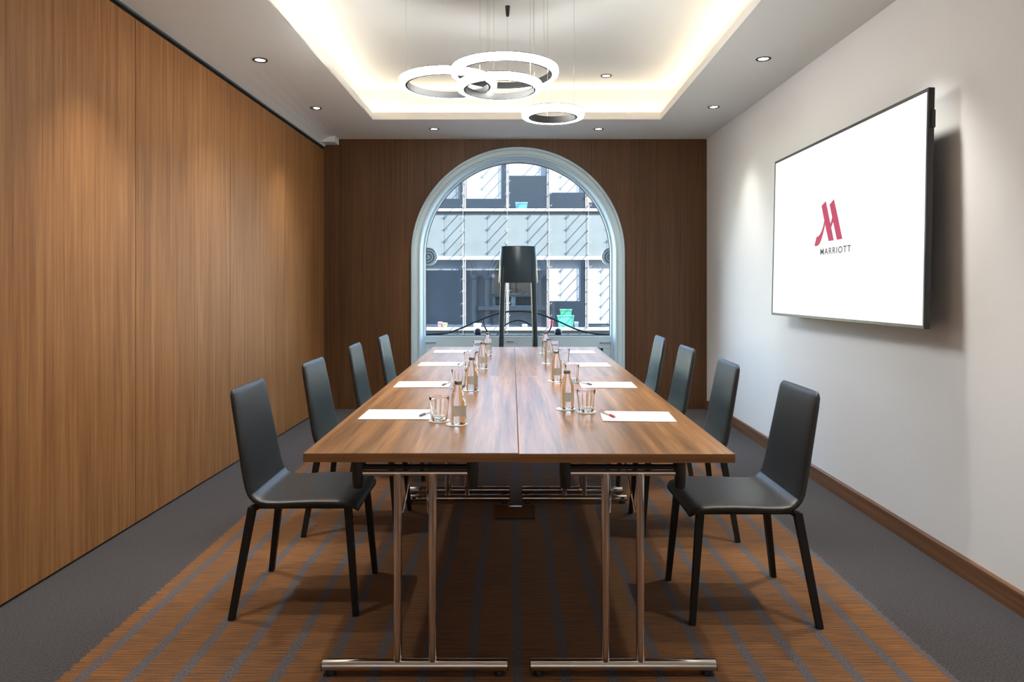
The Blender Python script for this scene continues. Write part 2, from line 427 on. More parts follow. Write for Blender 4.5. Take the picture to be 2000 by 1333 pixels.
for i in range(4):
    j = (i+1) % 4
    quad(bm, (*P[i], ZC+.013), (*P[j], ZC+.013), (*Q[j], ZC+.013), (*Q[i], ZC+.013))
    quad(bm, (*P[i], ZC+.013), (*P[j], ZC+.013), (*P[j], Z2), (*P[i], Z2))
bmesh.ops.remove_doubles(bm, verts=bm.verts[:], dist=1e-5)
obj('cove_wall', bm, M_cove, ceiling)
bm = NB(); ceil_strip(bm, [(*p, Z2) for p in P])
obj('coffer_ceiling', bm, M_ceiling, ceiling)
struct('trim_2', box(NB(), (-2.6, YF-.2, Z2+.2), (2.3, 7.28, Z2+.35)), M_dark_gap, label='slab over the ceiling')
# light strips lying in the trough
for i in range(4):
    j = (i+1) % 4
    a = Vector((*[(O[i][k]*.42+P[i][k]*.58) for k in (0, 1)], ZC+.03)); b = Vector((*[(O[j][k]*.42+P[j][k]*.58) for k in (0, 1)], ZC+.03))
    L = bpy.data.lights.new('cove_light', 'AREA'); L.shape = 'RECTANGLE'; L.size = (b-a).length*.97; L.size_y = .03
    L.energy = COVE_W*(b-a).length; L.color = COVE_COL
    o = bpy.data.objects.new('cove_light', L); COL.objects.link(o)
    d = (b-a).normalized(); nrm = Vector((0, 0, 1)); z = -nrm; x = d; y = z.cross(x)
    o.matrix_world = Matrix((( x.x, y.x, z.x, (a.x+b.x)/2), (x.y, y.y, z.y, (a.y+b.y)/2), (x.z, y.z, z.z, a.z), (0, 0, 0, 1)))

# ================================================================== the arched window (setting)
def arch_path(R, z0, n=64):
    pts = [(CX-R, z0)] + [(CX-R*cos(pi*i/n), ZS+R*sin(pi*i/n)) for i in range(n+1)] + [(CX+R, z0)]
    return pts
def arch_sweep(bm, prof, z0, n=64, closed=True):
    rows = []
    for R, y in prof: rows.append([bm.verts.new((x, y, z)) for x, z in arch_path(R, z0, n)])
    pr = list(zip(rows, rows[1:])) + ([(rows[-1], rows[0])] if closed else [])
    for a, b in pr:
        for i in range(len(a)-1): bm.faces.new((a[i], a[i+1], b[i+1], b[i]))
    return bm
win = thing('window_1', None, None); win['kind'] = 'structure'
win['label'] = 'tall round-arched window in a white moulded frame'
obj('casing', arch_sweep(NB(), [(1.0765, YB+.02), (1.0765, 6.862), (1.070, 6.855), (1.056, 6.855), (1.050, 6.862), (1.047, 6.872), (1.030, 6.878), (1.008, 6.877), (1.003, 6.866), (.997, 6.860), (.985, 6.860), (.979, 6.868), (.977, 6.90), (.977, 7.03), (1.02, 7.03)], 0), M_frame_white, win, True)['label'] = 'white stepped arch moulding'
ZG = .727
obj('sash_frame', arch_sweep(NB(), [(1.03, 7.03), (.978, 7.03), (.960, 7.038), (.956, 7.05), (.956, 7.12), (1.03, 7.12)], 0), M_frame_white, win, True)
obj('gasket', arch_sweep(NB(), [(.9565, 7.085), (.951, 7.085), (.951, 7.10), (.9565, 7.10)], ZG), M_gasket, win, True)
bm = NB(); box(bm, (CX-.956, 7.085, ZG-.002), (CX+.956, 7.10, ZG+.006)); obj('gasket', bm, M_gasket, win)
bm = NB(); pts = arch_path(.954, ZG)
prism(bm, pts, 7.090, 7.096); obj('pane', bm, M_pane, win)
# the white panel under the glass: rail, stiles, sunken dark panes
bm = NB(); X0, X1 = CX-.958, CX+.958
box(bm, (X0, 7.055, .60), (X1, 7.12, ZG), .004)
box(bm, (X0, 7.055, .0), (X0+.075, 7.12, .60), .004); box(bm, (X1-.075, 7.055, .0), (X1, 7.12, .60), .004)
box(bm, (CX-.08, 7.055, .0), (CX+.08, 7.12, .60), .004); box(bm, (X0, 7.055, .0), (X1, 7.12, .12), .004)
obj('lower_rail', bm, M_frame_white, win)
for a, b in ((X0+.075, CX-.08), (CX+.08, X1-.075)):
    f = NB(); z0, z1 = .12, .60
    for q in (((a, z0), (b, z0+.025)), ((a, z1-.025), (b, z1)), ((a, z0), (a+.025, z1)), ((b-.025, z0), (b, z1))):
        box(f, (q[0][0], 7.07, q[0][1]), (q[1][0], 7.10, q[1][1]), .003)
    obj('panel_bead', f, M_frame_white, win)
    obj('lower_pane', box(NB(), (a, 7.092, z0), (b, 7.098, z1)), M_pane_dark, win)
for xa in (X0+.002, X1-.112):
    obj('weather_bar', box(NB(), (xa, 7.046, .655), (xa+.11, 7.056, .664), .002), M_steel, win)
obj('weather_bar', box(NB(), (CX-.115, 7.046, .668), (CX-.04, 7.056, .676), .002), M_steel, win)
obj('window_sill', box(NB(), (CX-1.03, 7.12, .60), (CX+1.03, 7.30, .70), .006), M_fac_white, win)

# ================================================================== furniture: folding tables
ZT = .730; XT0, XTM, XT1 = -.677, .0215, .7235; YT0, YTM, YT1 = 2.2085, 4.026, 5.843; TT = .030
def make_table(name, label, xa, xb, ya, yb, foot_c, near_in, far_in, dz=0):
    c = Vector(((xa+xb)/2, (ya+yb)/2, 0)); t = thing(name, label, 'table', c, 0, 'folding meeting tables pushed together')
    w, d = (xb-xa)/2, (yb-ya)/2; g = .0008
    top = obj('tabletop', box(NB(), (-w+g, -d+g, ZT-TT+dz), (w-g, d-g, ZT+dz), .0015, 1), M_table, t)
    top['label'] = 'walnut laminate top'
    for a, b in (((-w+g, -d+g-.0006), (w-g, -d+g)), ((-w+g, d-g), (w-g, d-g+.0006))):
        obj('edge_band', box(NB(), (*a, ZT-TT+.001+dz), (*b, ZT-.001+dz)), M_table_edge, t)
    fx = foot_c - c.x
    for s, inset in ((-1, near_in), (1, far_in)):
        y = s*(d-inset)
        bm = NB(); tube(bm, [(fx-.302, y, .031), (fx-.298, y, .031), (fx+.298, y, .031), (fx+.302, y, .031)], .0195, 20)
        foot = obj('foot_bar', bm, M_chrome, t, True)
        for q in (-.275, .275):
            bm = NB(); lathe(bm, [(0, 0), (.016, 0), (.017, .006), (.013, .016), (0, .016)], 14, (fx+q, y, 0)); obj('glide', bm, M_black_plastic, foot, True)
        for q in (-.303, .303):
            bm = NB(); tube(bm, [(fx+q-.002, y, .031), (fx+q+.002, y, .031)], .0185, 16); obj('end_cap', bm, M_black_plastic, foot)
        for q in (-.0572, .0572):
            bm = NB(); tube(bm, [(fx+q, y, .040), (fx+q, y, .66)], .0135, 16); obj('upright', bm, M_chrome, t, True)
            # folding stay: thin rod with a hook at its lower end
            k = 1 if q < 0 else -1
            bm = NB(); x = fx+q+k*.019
            tube(bm, [(x+k*.012, y-s*.20, ZT-TT-.004), (x+k*.008, y-s*.12, .655), (x+k*.002, y-s*.035, .575), (x-k*.001, y-s*.016, .545), (x-k*.004, y-s*.006, .530), (x-k*.008, y-s*.002, .528), (x-k*.011, y-s*.004, .54)], .0035, 8)
            obj('locking_stay', bm, M_chrome, t, True)
        bm = NB(); tube(bm, [(fx-.172, y, .660), (fx+.172, y, .660)], .0088, 14); obj('cross_bar', bm, M_chrome, t, True)
        bm = NB(); box(bm, (fx-.172, y-.004, .672), (fx+.172, y+.022*1, .684), .002); obj('mounting_bar', bm, M_black_metal, t)
        for q in (-.188, .188):
            bm = NB(); lathe(bm, [(0, .612), (.014, .612), (.0165, .617), (.0190, .66), (.0190, ZT-TT), (0, ZT-TT)], 18, (fx+q, y, 0)); obj('pivot_sleeve', bm, M_black_plastic, t, True)
    return t
make_table('folding_table', 'walnut folding table, near left one of the four', XT0, XTM, YT0, YTM, -.317, .028, .063, .0022)
make_table('folding_table', 'walnut folding table, near right one of the four', XTM, XT1, YT0, YTM, .363, .028, .063)
make_table('folding_table', 'walnut folding table at the window end, left half', XT0, XTM, YTM, YT1, -.317, .094, .06)
make_table('folding_table', 'walnut folding table at the window end, right half', XTM, XT1, YTM, YT1, .363, .094, .06)

# ================================================================== chairs
def chair_shell():
    prof = [(.236,.413,.176),(.234,.424,.192),(.222,.437,.199),(.195,.446,.202),(.15,.450,.204),(.08,.4515,.205),(0,.449,.205),(-.06,.446,.204),(-.105,.446,.203),
            (-.135,.450,.202),(-.158,.461,.201),(-.174,.479,.200),(-.184,.503,.199),(-.192,.535,.197),(-.201,.58,.194),(-.211,.64,.190),(-.222,.70,.186),
            (-.233,.76,.182),(-.244,.82,.178),(-.251,.860,.175),(-.2535,.874,.170),(-.255,.882,.158)]
    TH, NW = .0155, 14
    rows = []
    N = len(prof)
    for i, (u, z, hw) in enumerate(prof):
        a = prof[max(0, i-1)]; b = prof[min(N-1, i+1)]
        t = Vector((b[0]-a[0], 0, b[1]-a[1])).normalized(); nr = Vector((t.z, 0, -t.x))     # sitting side
        if nr.z < 0 and i < 9: nr = -nr
        e = min(1, .25 + min(i, N-1-i)*.32)
        loop = []
        back = min(1, max(0, (z-.46)/.12))
        for k in range(2*NW):
            ang = 2*pi*(k+.5)/(2*NW)
            cx_, sx_ = cos(ang), sin(ang)
            v = hw*math.copysign(abs(cx_)**.30, cx_); w = TH*e*math.copysign(abs(sx_)**.55, sx_)
            puff = .006*(1-(v/hw)**2)*(1 if sx_ > 0 else 0)*e
            dish = -.010*back*(1-(v/hw)**2) - .006*(1-back)*(1-(v/hw)**2)
            p = Vector((u, v, z - TH)) + nr*(w + puff + dish)
            loop.append(p)
        rows.append(loop)
    def part(r0, r1, capa, capb):
        bm = NB(); R = [[bm.verts.new(p) for p in rows[i]] for i in range(r0, r1+1)]
        m = 2*NW
        for a, b in zip(R, R[1:]):
            for k in range(m): bm.faces.new((a[k], a[(k+1) % m], b[(k+1) % m], b[k]))
        for cap, r in ((capa, R[0]), (capb, R[-1])):
            if cap:
                c = bm.verts.new(sum((v.co for v in r), Vector())/m)
                for k in range(m): bm.faces.new((r[k], r[(k+1) % m], c))
        return bm
    return part(0, 11, True, False), part(11, N-1, False, True)
def make_chair(label):
    t = thing('meeting_chair', label, 'chair', (0, 0, 0), 0, 'black chairs around the meeting table')
    s, b = chair_shell()
    obj('seat', s, M_leather, t, True); back = obj('backrest', b, M_leather, t, True)
    obj('maker_tag', box(NB(), (-.197, -.206, .528), (-.193, -.196, .543)), M_black_plastic, back)
    bm = NB()
    for v in (-.165, .165): box(bm, (-.17, v-.011, .406), (.205, v+.011, .421), .003)
    for u in (-.165, .19): box(bm, (u-.011, -.165, .404), (u+.011, .165, .4185), .003)
    obj('under_frame', bm, M_black_metal, t)
    for v in (-1, 1):
        bm = NB(); tube(bm, [(.196, v*.168, .416), (.232, v*.192, .0)], .0135, square=True, r1=.0105); obj('leg', bm, M_black_metal, t)
        bm = NB(); tube(bm, [(-.174, v*.168, .410), (-.234, v*.222, .0)], .0140, square=True, r1=.0110); obj('leg', bm, M_black_metal, t)
        bm = NB(); tube(bm, [(-.155, v*.165, .414), (-.180, v*.169, .402)], .014, 10); obj('leg_socket', bm, M_black_metal, t, True)
    return t
left = [(-.834, 2.818, 'nearest the camera on the left side'), (-.812, 3.655, 'second from the camera on the left side'),
        (-.806, 4.595, 'third from the camera on the left side'), (-.748, 5.30, 'farthest on the left side, close to the window')]
right = [(.906, 2.752, 'nearest the camera on the right side'), (.886, 3.595, 'second from the camera on the right side'),
         (.880, 4.410, 'third from the camera on the right side'), (.884, 5.235, 'farthest on the right side, close to the window')]
chair0 = None
for side, lst in ((0, left), (pi, right)):
    for k, (x, y, w) in enumerate(lst):
        lab = 'black leatherette chair with thin black legs, ' + w
        rz = side + radians((.4, -1.2, .8, -.5)[k])
        if chair0 is None:
            chair0 = make_chair(lab); chair0.location = (x, y, .0013); chair0.rotation_euler.z = rz
        else: dup(chair0, lab, (x, y, .0013), rz)

# ================================================================== things on the table
ORD = ['nearest the camera', 'second from the camera', 'third from the camera', 'farthest, at the window end']
def pad(bm_w=.292, bm_d=.207): return box(NB(), (-bm_w/2, -bm_d/2, 0), (bm_w/2, bm_d/2, .0032), .0006, 1)
pads = {'left': [(-.4735, 2.843), (-.478, 3.677), (-.478, 4.60), (-.474, 5.44)], 'right': [(.514, 2.812), (.512, 3.672), (.506, 4.57), (.506, 5.40)]}
padroot = None
def make_pad(label, loc, rz):
    t = thing('notepad', label, 'notepad', loc, rz, 'notepads laid along the table')
    obj('paper_block', pad(), M_paper, t)
    obj('printed_heading', box(NB(), (-.140, -.085, .0033), (-.118, .085, .00345)), M_print, t)
    return t
for side in ('left', 'right'):
    for k, (x, y) in enumerate(pads[side]):
        zt = ZT + (.0022 if (side == 'left' and y < YTM) else 0) + .0004
        rz = (0 if side == 'left' else pi) + radians(((-.6, .4, 0, .3) if side == 'left' else (-3.6, -1.2, 1.0, .5))[k])
        lab = 'white paper notepad on the %s side of the table, %s' % (side, ORD[k])
        if padroot is None: padroot = make_pad(lab, (x, y, zt), rz)
        else: dup(padroot, lab, (x, y, zt), rz)
def make_pen(label, loc, rz, grip, group):
    t = thing('ballpoint_pen', label, 'pen', loc, rz, group); r = .0048
    bm = NB(); tube(bm, [(-.07, 0, r), (-.066, 0, r), (.025, 0, r)], r, 10); obj('barrel', bm, M_pen_white, t, True)
    bm = NB(); tube(bm, [(.025, 0, r), (.055, 0, r)], r*1.08, 10); tube(bm, [(.055, 0, r), (.067, 0, r), (.071, 0, r)], r, 10, r1=.0012); obj('grip', bm, grip, t, True)
    bm = NB(); box(bm, (-.068, -.0018, 2*r-.0002), (-.03, .0018, 2*r+.002), .0006, 1); obj('clip', bm, grip, t)
    return t
pens = {'left': [(-.352, 2.845), (-.352, 3.675), (-.350, 4.59), (-.350, 5.43)], 'right': [(.397, 2.835), (.395, 3.70), (.392, 4.57), (.392, 5.40)]}
penroot = {}
for side in ('left', 'right'):
    for k, (x, y) in enumerate(pens[side]):
        red = side == 'right' and k == 0
        zt = ZT + (.0022 if (side == 'left' and y < YTM) else 0) + .0038
        lab = ('white pen with red clip and grip on the nearest right-hand notepad' if red else 'white pen with grey grip on the %s-side notepad, %s' % (side, ORD[k]))
        rz = radians(-72 + 9*k) if side == 'right' else radians(-112 + 7*k)
        if red or 'g' not in penroot:
            p = make_pen(lab, (x, y, zt), rz, M_pen_red if red else M_pen_grey, 'pens on the notepads')
            if not red: penroot['g'] = p
        else: dup(penroot['g'], lab, (x, y, zt), rz)
# coaster, bottle, tumbler
def coaster_bm(): return lathe(NB(), [(0, 0), (.0425, 0), (.043, .0008), (.043, .0016), (.042, .002), (0, .002)], 32)
def make_bottle(label, loc, rz):
    t = thing('water_bottle', label, 'bottle', loc, rz, 'small water bottles along the table')
    bm = NB(); lathe(bm, [(0, .004), (.020, .002), (.0275, 0), (.0300, .003), (.0305, .010), (.0305, .082), (.0300, .090), (.0275, .104), (.0220, .122), (.0165, .138), (.0135, .147), (.0125, .154), (.0138, .156), (.0138, .160), (.0120, .161), (0, .161)], 32)
    g = obj('glass_body', bm, M_water, t, True)
    bm = NB(); lathe(bm, [(.0122, .154), (.0150, .1535), (.0153, .156), (.0146, .166), (.0125, .168), (0, .168)], 24, flute=lambda j, i: .03*(i % 2) if j in (1, 2) else 0); obj('cap', bm, M_cap, t, True)
    bm = NB(); R = .0309; n = 18
    a = [(R*cos(q), R*sin(q)) for q in [radians(-128 + 190*i/n) for i in range(n+1)]]
    for (x0, y0), (x1, y1) in zip(a, a[1:]): quad(bm, (x0, y0, .034), (x1, y1, .034), (x1, y1, .074), (x0, y0, .074))
    bmesh.ops.remove_doubles(bm, verts=bm.verts[:], dist=1e-6)
    obj('label', bm, M_label, t, True)['label'] = 'plain tan paper label'
    return t
def make_tumbler(label, loc, rz):
    bm = NB()
    prof = [(0, .0015), (.026, 0), (.030, .001), (.0318, .005), (.0340, .025), (.0385, .070), (.0405, .092), (.0405, .0945), (.0392, .095), (.0380, .0935), (.0360, .070), (.0318, .028), (.0285, .0165), (.022, .0145), (0, .0145)]
    def fl(j, i):
        if j in (3, 4, 5): return .018*cos(2*pi*i/48*12)*(1 if j != 5 else .6)
        if j in (10, 11): return -.022*cos(2*pi*i/48*12 + (.8 if j == 10 else 0))
        return 0
    lathe(bm, prof, 48, flute=fl)
    o = obj('tumbler', bm, M_tumbler, None, True, loc); o.rotation_euler.z = rz
    return tag(o, label, 'glass', 'cut tumblers along the table')
bot = {'left': [(-.209, 2.655), (-.204, 3.484), (-.188, 4.39), (-.187, 5.22)], 'right': [(.2405, 2.985), (.248, 3.825), (.252, 4.667), (.262, 5.33)]}
gla = {'left': [(-.290, 2.72), (-.276, 3.56), (-.275, 4.47), (-.262, 5.32)], 'right': [(.3165, 2.915), (.333, 3.79), (.356, 4.68), (.323, 5.27)]}
b0 = g0 = c0 = None
for side in ('left', 'right'):
    for k in range(4):
        for kind, src in (('bottle', bot), ('tumbler', gla)):
            x, y = src[side][k]; zt = ZT + (.0022 if (side == 'left' and y < YTM) else 0) + .0004
            lab = 'round paper coaster under the %s on the %s side, %s' % ('bottle' if kind == 'bottle' else 'tumbler', side, ORD[k])
            cx_ = x - .006 if kind == 'bottle' else x
            if c0 is None: c0 = tag(obj('coaster', coaster_bm(), M_coaster, None, True, (cx_, y, zt)), lab, 'coaster', 'paper coasters along the table')
            else: dup(c0, lab, (cx_, y, zt))
            if kind == 'bottle':
                lab = 'clear glass water bottle with tan label on the %s side, %s' % (side, ORD[k])
                rz = radians(-8 + 6*k)
                if b0 is None: b0 = make_bottle(lab, (x, y, zt+.0022), rz)
                else: dup(b0, lab, (x, y, zt+.0022), rz)
            else:
                lab = 'clear cut-glass tumbler on the %s side of the table, %s' % (side, ORD[k])
                if g0 is None: g0 = make_tumbler(lab, (x, y, zt+.0022), .1)
                else: dup(g0, lab, (x, y, zt+.0022), .1+.3*k)

# ================================================================== floor lamp at the window
lx, ly = .058, 6.32
t = thing('floor_lamp', 'tall blue-grey floor lamp with drum shade, standing before the window', 'lamp', (lx, ly, .0005), 0)
zb, ztp = 1.278, 1.612
bm = NB(); lathe(bm, [(.182, zb), (.1835, zb+.004), (.1675, ztp-.004), (.1660, ztp), (.1635, ztp), (.1795, zb)], 48); sh = obj('shade', bm, M_lamp, t, True)
bm = NB(); lathe(bm, [(.1785, zb+.002), (.1630, ztp-.002)], 48); obj('lining', bm, M_lamp_in, sh, True)
bm = NB(); tube(bm, [(-.16, 0, 1.44), (.16, 0, 1.44)], .007, 8); tube(bm, [(0, -.16, 1.44), (0, .16, 1.44)], .007, 8); obj('shade_spider', bm, M_lamp, t, True)
bm = NB(); lathe(bm, [(0, 1.36), (.03, 1.36), (.03, 1.44), (.012, 1.455), (0, 1.455)], 16); obj('bulb_holder', bm, M_black_plastic, t, True)
for sx in (-1, 1):
    for sy in (-1, 1):
        bm = NB(); tube(bm, [(sx*.165, sy*.125, 0), (sx*.155, sy*.115, .75), (sx*.137, sy*.10, 1.43)], .0185, 14, r1=.024); obj('leg', bm, M_lamp, t, True)
for a, b in (((-.158, -.118), (.158, -.118)), ((-.158, .118), (.158, .118)), ((-.158, -.118), (-.158, .118)), ((.158, -.118), (.158, .118))):
    bm = NB(); tube(bm, [(*a, .42), (*b, .42)], .010, 10); obj('stretcher', bm, M_lamp, t, True)

# ================================================================== television on the right wall
tv = thing('television', 'large black-framed flat television mounted on the white right wall', 'television', (1.846, 3.932, 1.606))
tv.rotation_mode = 'XYZ'
tv.matrix_world = Matrix.Translation((1.846, 3.932, 1.606)) @ Matrix.Rotation(-pi/2, 4, 'Z') @ Matrix.Rotation(-.027, 4, 'X') @ Matrix.Rotation(-.0115, 4, 'Y')
w, h = .892, .541
obj('back_housing', box(NB(), (-w+.004, .006, -h+.004), (w-.004, .030, h-.004), .004), M_bezel, tv)
obj('electronics_box', box(NB(), (-.5, .03, -.36), (.5, .055, .22), .01), M_black_plastic, tv)
bm = NB(); bz = .0125
for a, b in (((-w, -h), (w, -h+.016)), ((-w, h-.016), (w, h)), ((-w, -h+.016), (-w+bz, h-.016)), ((w-bz, -h+.016), (w, h-.016))):
    box(bm, (a[0], -.001, a[1]), (b[0], .028, b[1]), .0015, 1)
obj('bezel', bm, M_bezel, tv)
scr = obj('screen', box(NB(), (-w+bz-.001, .003, -h+.015), (w-bz+.001, .008, h-.015)), M_screen, tv); scr['label'] = 'bright white lit screen'
obj('side_sensor', box(NB(), (w-.001, .012, .36), (w+.006, .030, .44), .002), M_black_plastic, tv)
bm = NB(); box(bm, (-.30, .055, -.22), (.30, .062, .18), .003); box(bm, (-.22, .062, -.18), (-.17, .118, .14), .003); box(bm, (.17, .062, -.18), (.22, .118, .14), .003)
obj('wall_bracket', bm, M_black_metal, tv)
logo = {'a': [(-.1508,.1378), (-.0963,.1594), (-.0371,.0325), (-.022,.000), (.0143,-.0803), (-.0484,-.0808), (-.1027,.0288), (-.128,.086)],
        'b': [(-.0468,.1327), (.0056,.1571), (.0645,.0354), (.1155,-.0796), (.0526,-.0805), (.0024,.0268), (-.022,.082)],
        'c': [(-.1095,.0448), (-.1007,.0167), (-.1120,-.010), (-.1223,-.031), (-.136,-.054), (-.1506,-.0735), (-.165,-.087), (-.1802,-.0957), (-.2072,-.1009), (-.2351,-.0956), (-.2077,-.0435), (-.1900,-.0430), (-.1753,-.0381), (-.1600,-.029), (-.1457,-.017), (-.1330,-.002), (-.1243,.0103), (-.1160,.028)],
        'd': [(-.0116,.0533), (.0024,.0268), (-.0100,.010), (-.0224,-.0051), (-.032,.0169), (-.0220,.032)]}
bm = NB()
for k, (n_, pts) in enumerate(logo.items()):
    tb = NB(); prism(tb, pts, .0021 - .00005*k, .0032); me = bpy.data.meshes.new('x'); tb.to_mesh(me); tb.free(); bm.from_mesh(me); bpy.data.meshes.remove(me)
obj('screen_emblem', bm, M_logo, scr)['label'] = 'crimson slanted letter emblem'
fc = bpy.data.curves.new('wordmark', 'FONT'); fc.body = 'MARRIOTT'; fc.size = .0535; fc.space_character = 1.22; fc.extrude = .0004; fc.align_x = 'CENTER'; fc.offset = .0006
fo = bpy.data.objects.new('wordmark_text', fc); COL.objects.link(fo); bpy.context.view_layer.update()
me = bpy.data.meshes.new_from_object(fo.evaluated_get(bpy.context.evaluated_depsgraph_get()))
xs = [v.co.x for v in me.vertices]; ysx = [v.co.y for v in me.vertices]
sx_ = .366/(max(xs)-min(xs)); sy_ = .0375/(max(ysx)-min(ysx)); xm = (max(xs)+min(xs))/2; ym = min(ysx)
for v in me.vertices: v.co = Vector(((v.co.x-xm)*sx_ + .031, .0024 - v.co.z, (v.co.y-ym)*sy_ - .1570))
me.materials.clear(); me.materials.append(M_logo_txt)
bpy.data.objects.remove(fo)
wo = bpy.data.objects.new('screen_wordmark', me); COL.objects.link(wo); wo.parent = scr; wo['label'] = 'dark grey lettering MARRIOTT'

# ================================================================== recessed downlights
def make_down(label, loc, in_group=True):
    t = thing('downlight', label, 'downlight', loc, 0, 'recessed ceiling downlights')
    bm = NB(); lathe(bm, [(.047, .004), (.047, -.003), (.044, -.005), (.036, -.004), (.030, .010), (.030, .012)], 28); obj('trim_ring', bm, M_black_metal, t, True)
    bm = NB(); lathe(bm, [(0, -.0005), (.031, -.0005), (.031, .006), (0, .006)], 24); obj('lens', bm, M_lens, t)
    return t
def spot(loc, watt, size=72, blend=1.0):
    L = bpy.data.lights.new('downlight_and_fill', 'SPOT'); L.energy = watt; L.color = DOWN_COL; L.spot_size = radians(size); L.spot_blend = blend; L.shadow_soft_size = .04
    o = bpy.data.objects.new('downlight_and_fill', L); COL.objects.link(o); o.location = loc
    return o
DL = [(-1.634, 4.428, 'small round downlight in the ceiling above the left partition, nearer one'), (-1.628, 5.665, 'small round downlight in the ceiling above the left partition, farther one'),
      (-.735, 6.442, 'small round downlight above the wooden back wall, left of the arch'), (.817, 6.442, 'small round downlight above the wooden back wall, right of the arch'),
      (1.665, 5.632, 'small round downlight above the white wall, farther one'), (1.627, 4.417, 'small round downlight above the white wall over the television')]
d0 = None
for x, y, lab in DL:
    if d0 is None: d0 = make_down(lab, (x, y, ZC-.0045))
    else: dup(d0, lab, (x, y, ZC-.0002))
    spot((x, y, ZC-.012), DOWN_W)
dup(d0, 'small round downlight in the raised coffer ceiling, right of the ring lamps', (.799, 5.788, Z2-.0002)); spot((.799, 5.788, Z2-.012), DOWN_W*1.4)
for x, y in ((-.76, 5.788), (-.76, 4.0), (.799, 4.0), (-.76, 2.5), (.799, 2.5)): spot((x, y, Z2-.012), DOWN_W*1.4)   # the coffer's other downlights: above the frame or behind the rings
for y in (3.19, 1.95, .7, -.6):                      # the same row carries on behind the camera
    for x in (-1.634, 1.64): spot((x, y, ZC-.012), DOWN_W*1.9)
for x in (-1.2, -.4, .4, 1.2): spot((x, -1.35, ZC-.012), DOWN_W*2.2)   # unseen spots added as front fill, along the wall behind the camera

# ================================================================== ring pendants
def make_ring(label, c, R, wires):
    """outer radius R; wires: list of azimuths in degrees"""
    t = thing('ring_pendant', label, 'pendant light', c, 0, 'glowing ring pendants over the table')
    bm = NB(); n = 96
    lathe(bm, [(R-.034, .034), (R-.034, 0), (R-.006, 0), (R-.001, .003), (R, .008), (R, .034)], n); obj('light_band', bm, M_ring, t, True)['label'] = 'glowing white outer band'
    bm = NB(); lathe(bm, [(R-.035, -.001), (R-.0345, .0345), (R+.0005, .0345), (R+.0005, .038), (R-.047, .038), (R-.047, -.001)], n, closed=True); obj('inner_rim', bm, M_rim, t, True)['label'] = 'dark metal inner rim'
    for a in wires:
        x, y = (R-.040)*cos(radians(a)), (R-.040)*sin(radians(a)); top = Z2 - c[2]
        bm = NB(); tube(bm, [(x, y, .03), (x, y, top-.06)], .0011, 6); w_ = obj('suspension_wire', bm, M_steel, t)
        bm = NB(); lathe(bm, [(0, top-.066), (.008, top-.066), (.0115, top-.052), (.0155, top-.001), (0, top-.001)], 16, (x, y, 0)); obj('ceiling_mount', bm, M_black_plastic, w_, True)
    return t
M_rim = plain('dark_bronze_rim', (.014,.014,.014), .5, metal=0, bump=.03)
make_ring('largest glowing ring pendant, highest and rearmost of the four', (-.0425, 4.05, H+1.226), .317, [87, 250, -36])
make_ring('glowing ring pendant at the far left of the four', (-.372, 3.98, H+1.138), .284, [185, -38, 14])
make_ring('glowing ring pendant at the front centre, overlapping two others', (-.071, 3.90, H+1.095), .242, [262, -31, 10])
make_ring('smallest glowing ring pendant, hanging lowest at the right', (.228, 3.80, H+.915), .172, [213, 100, -33])

# ================================================================== floor outlet under the table
t = thing('floor_box', 'carpeted floor outlet lid with a metal tab under the table', 'floor box', (.017, 3.80, .0013))
bm = NB()
for a, b in (((-.11, -.105), (.11, -.098)), ((-.11, .098), (.11, .105)), ((-.11, -.105), (-.103, .105)), ((.103, -.105), (.11, .105))): box(bm, (*a, 0), (*b, .007), .001, 1)
obj('frame', bm, M_black_plastic, t)
obj('lid', box(NB(), (-.101, -.096, 0), (.101, .096, .0055), .001, 1), plain('brown_lid_carpet', (.135,.062,.024), 1, spec=.05, var=.3, vscale=90), t)
obj('finger_tab', box(NB(), (-.04, .076, .005), (.04, .094, .008), .001, 1), M_steel, t)

# ================================================================== outside: balcony rail, stone capitals, facade across the street
rail = thing('balcony_railing', 'black wrought-iron balcony railing with curved bars outside the window', 'railing', (CX, 7.62, .67))
def px_rail(px, py): return ((px-1000)*7.62/1333 - CX, 0, H + (551-py)*7.62/1333 - .67)
def smooth_pts(P, n=6):
    out = []
    for i in range(len(P)-1):
        p0, p1, p2, p3 = (Vector(P[max(0, i-1)]), Vector(P[i]), Vector(P[i+1]), Vector(P[min(len(P)-1, i+2)]))
        for k in range(n):
            s = k/n; out.append(.5*((2*p1)+(p2-p0)*s+(2*p0-5*p1+4*p2-p3)*s*s+(3*p1-p0-3*p2+p3)*s**3))
    out.append(Vector(P[-1])); return out
bm = NB(); tube(bm, smooth_pts([px_rail(*q) for q in ((812, 654), (840, 653), (872, 651), (902, 641), (940, 624), (976, 612), (1012, 608), (1048, 612), (1086, 626), (1124, 643), (1154, 651), (1186, 654), (1214, 655))]), .0095, 10); obj('top_curve', bm, M_iron, rail, True)
bm = NB(); tube(bm, smooth_pts([px_rail(*q) for q in ((968, 660), (978, 643), (994, 631), (1012, 626), (1030, 631), (1046, 643), (1056, 660))]), .008, 10); obj('inner_curve', bm, M_iron, rail, True)
for P_ in (((944, 622), (946, 636), (952, 648), (962, 660)), ((1078, 622), (1077, 636), (1072, 648), (1062, 660))):
    bm = NB(); tube(bm, smooth_pts([px_rail(*q) for q in P_]), .008, 10); obj('baluster', bm, M_iron, rail, True)
for q in (933, 1090):
    bm = NB(); bmesh.ops.create_uvsphere(bm, u_segments=16, v_segments=10, radius=.042, matrix=Matrix.Translation(px_rail(q, 649))); obj('ball', bm, M_iron, rail, True)
bm = NB(); a, b = px_rail(812, 655.5), px_rail(1214, 655.5); tube(bm, [a, b], .009, 8); obj('bottom_bar', bm, M_iron, rail, True)
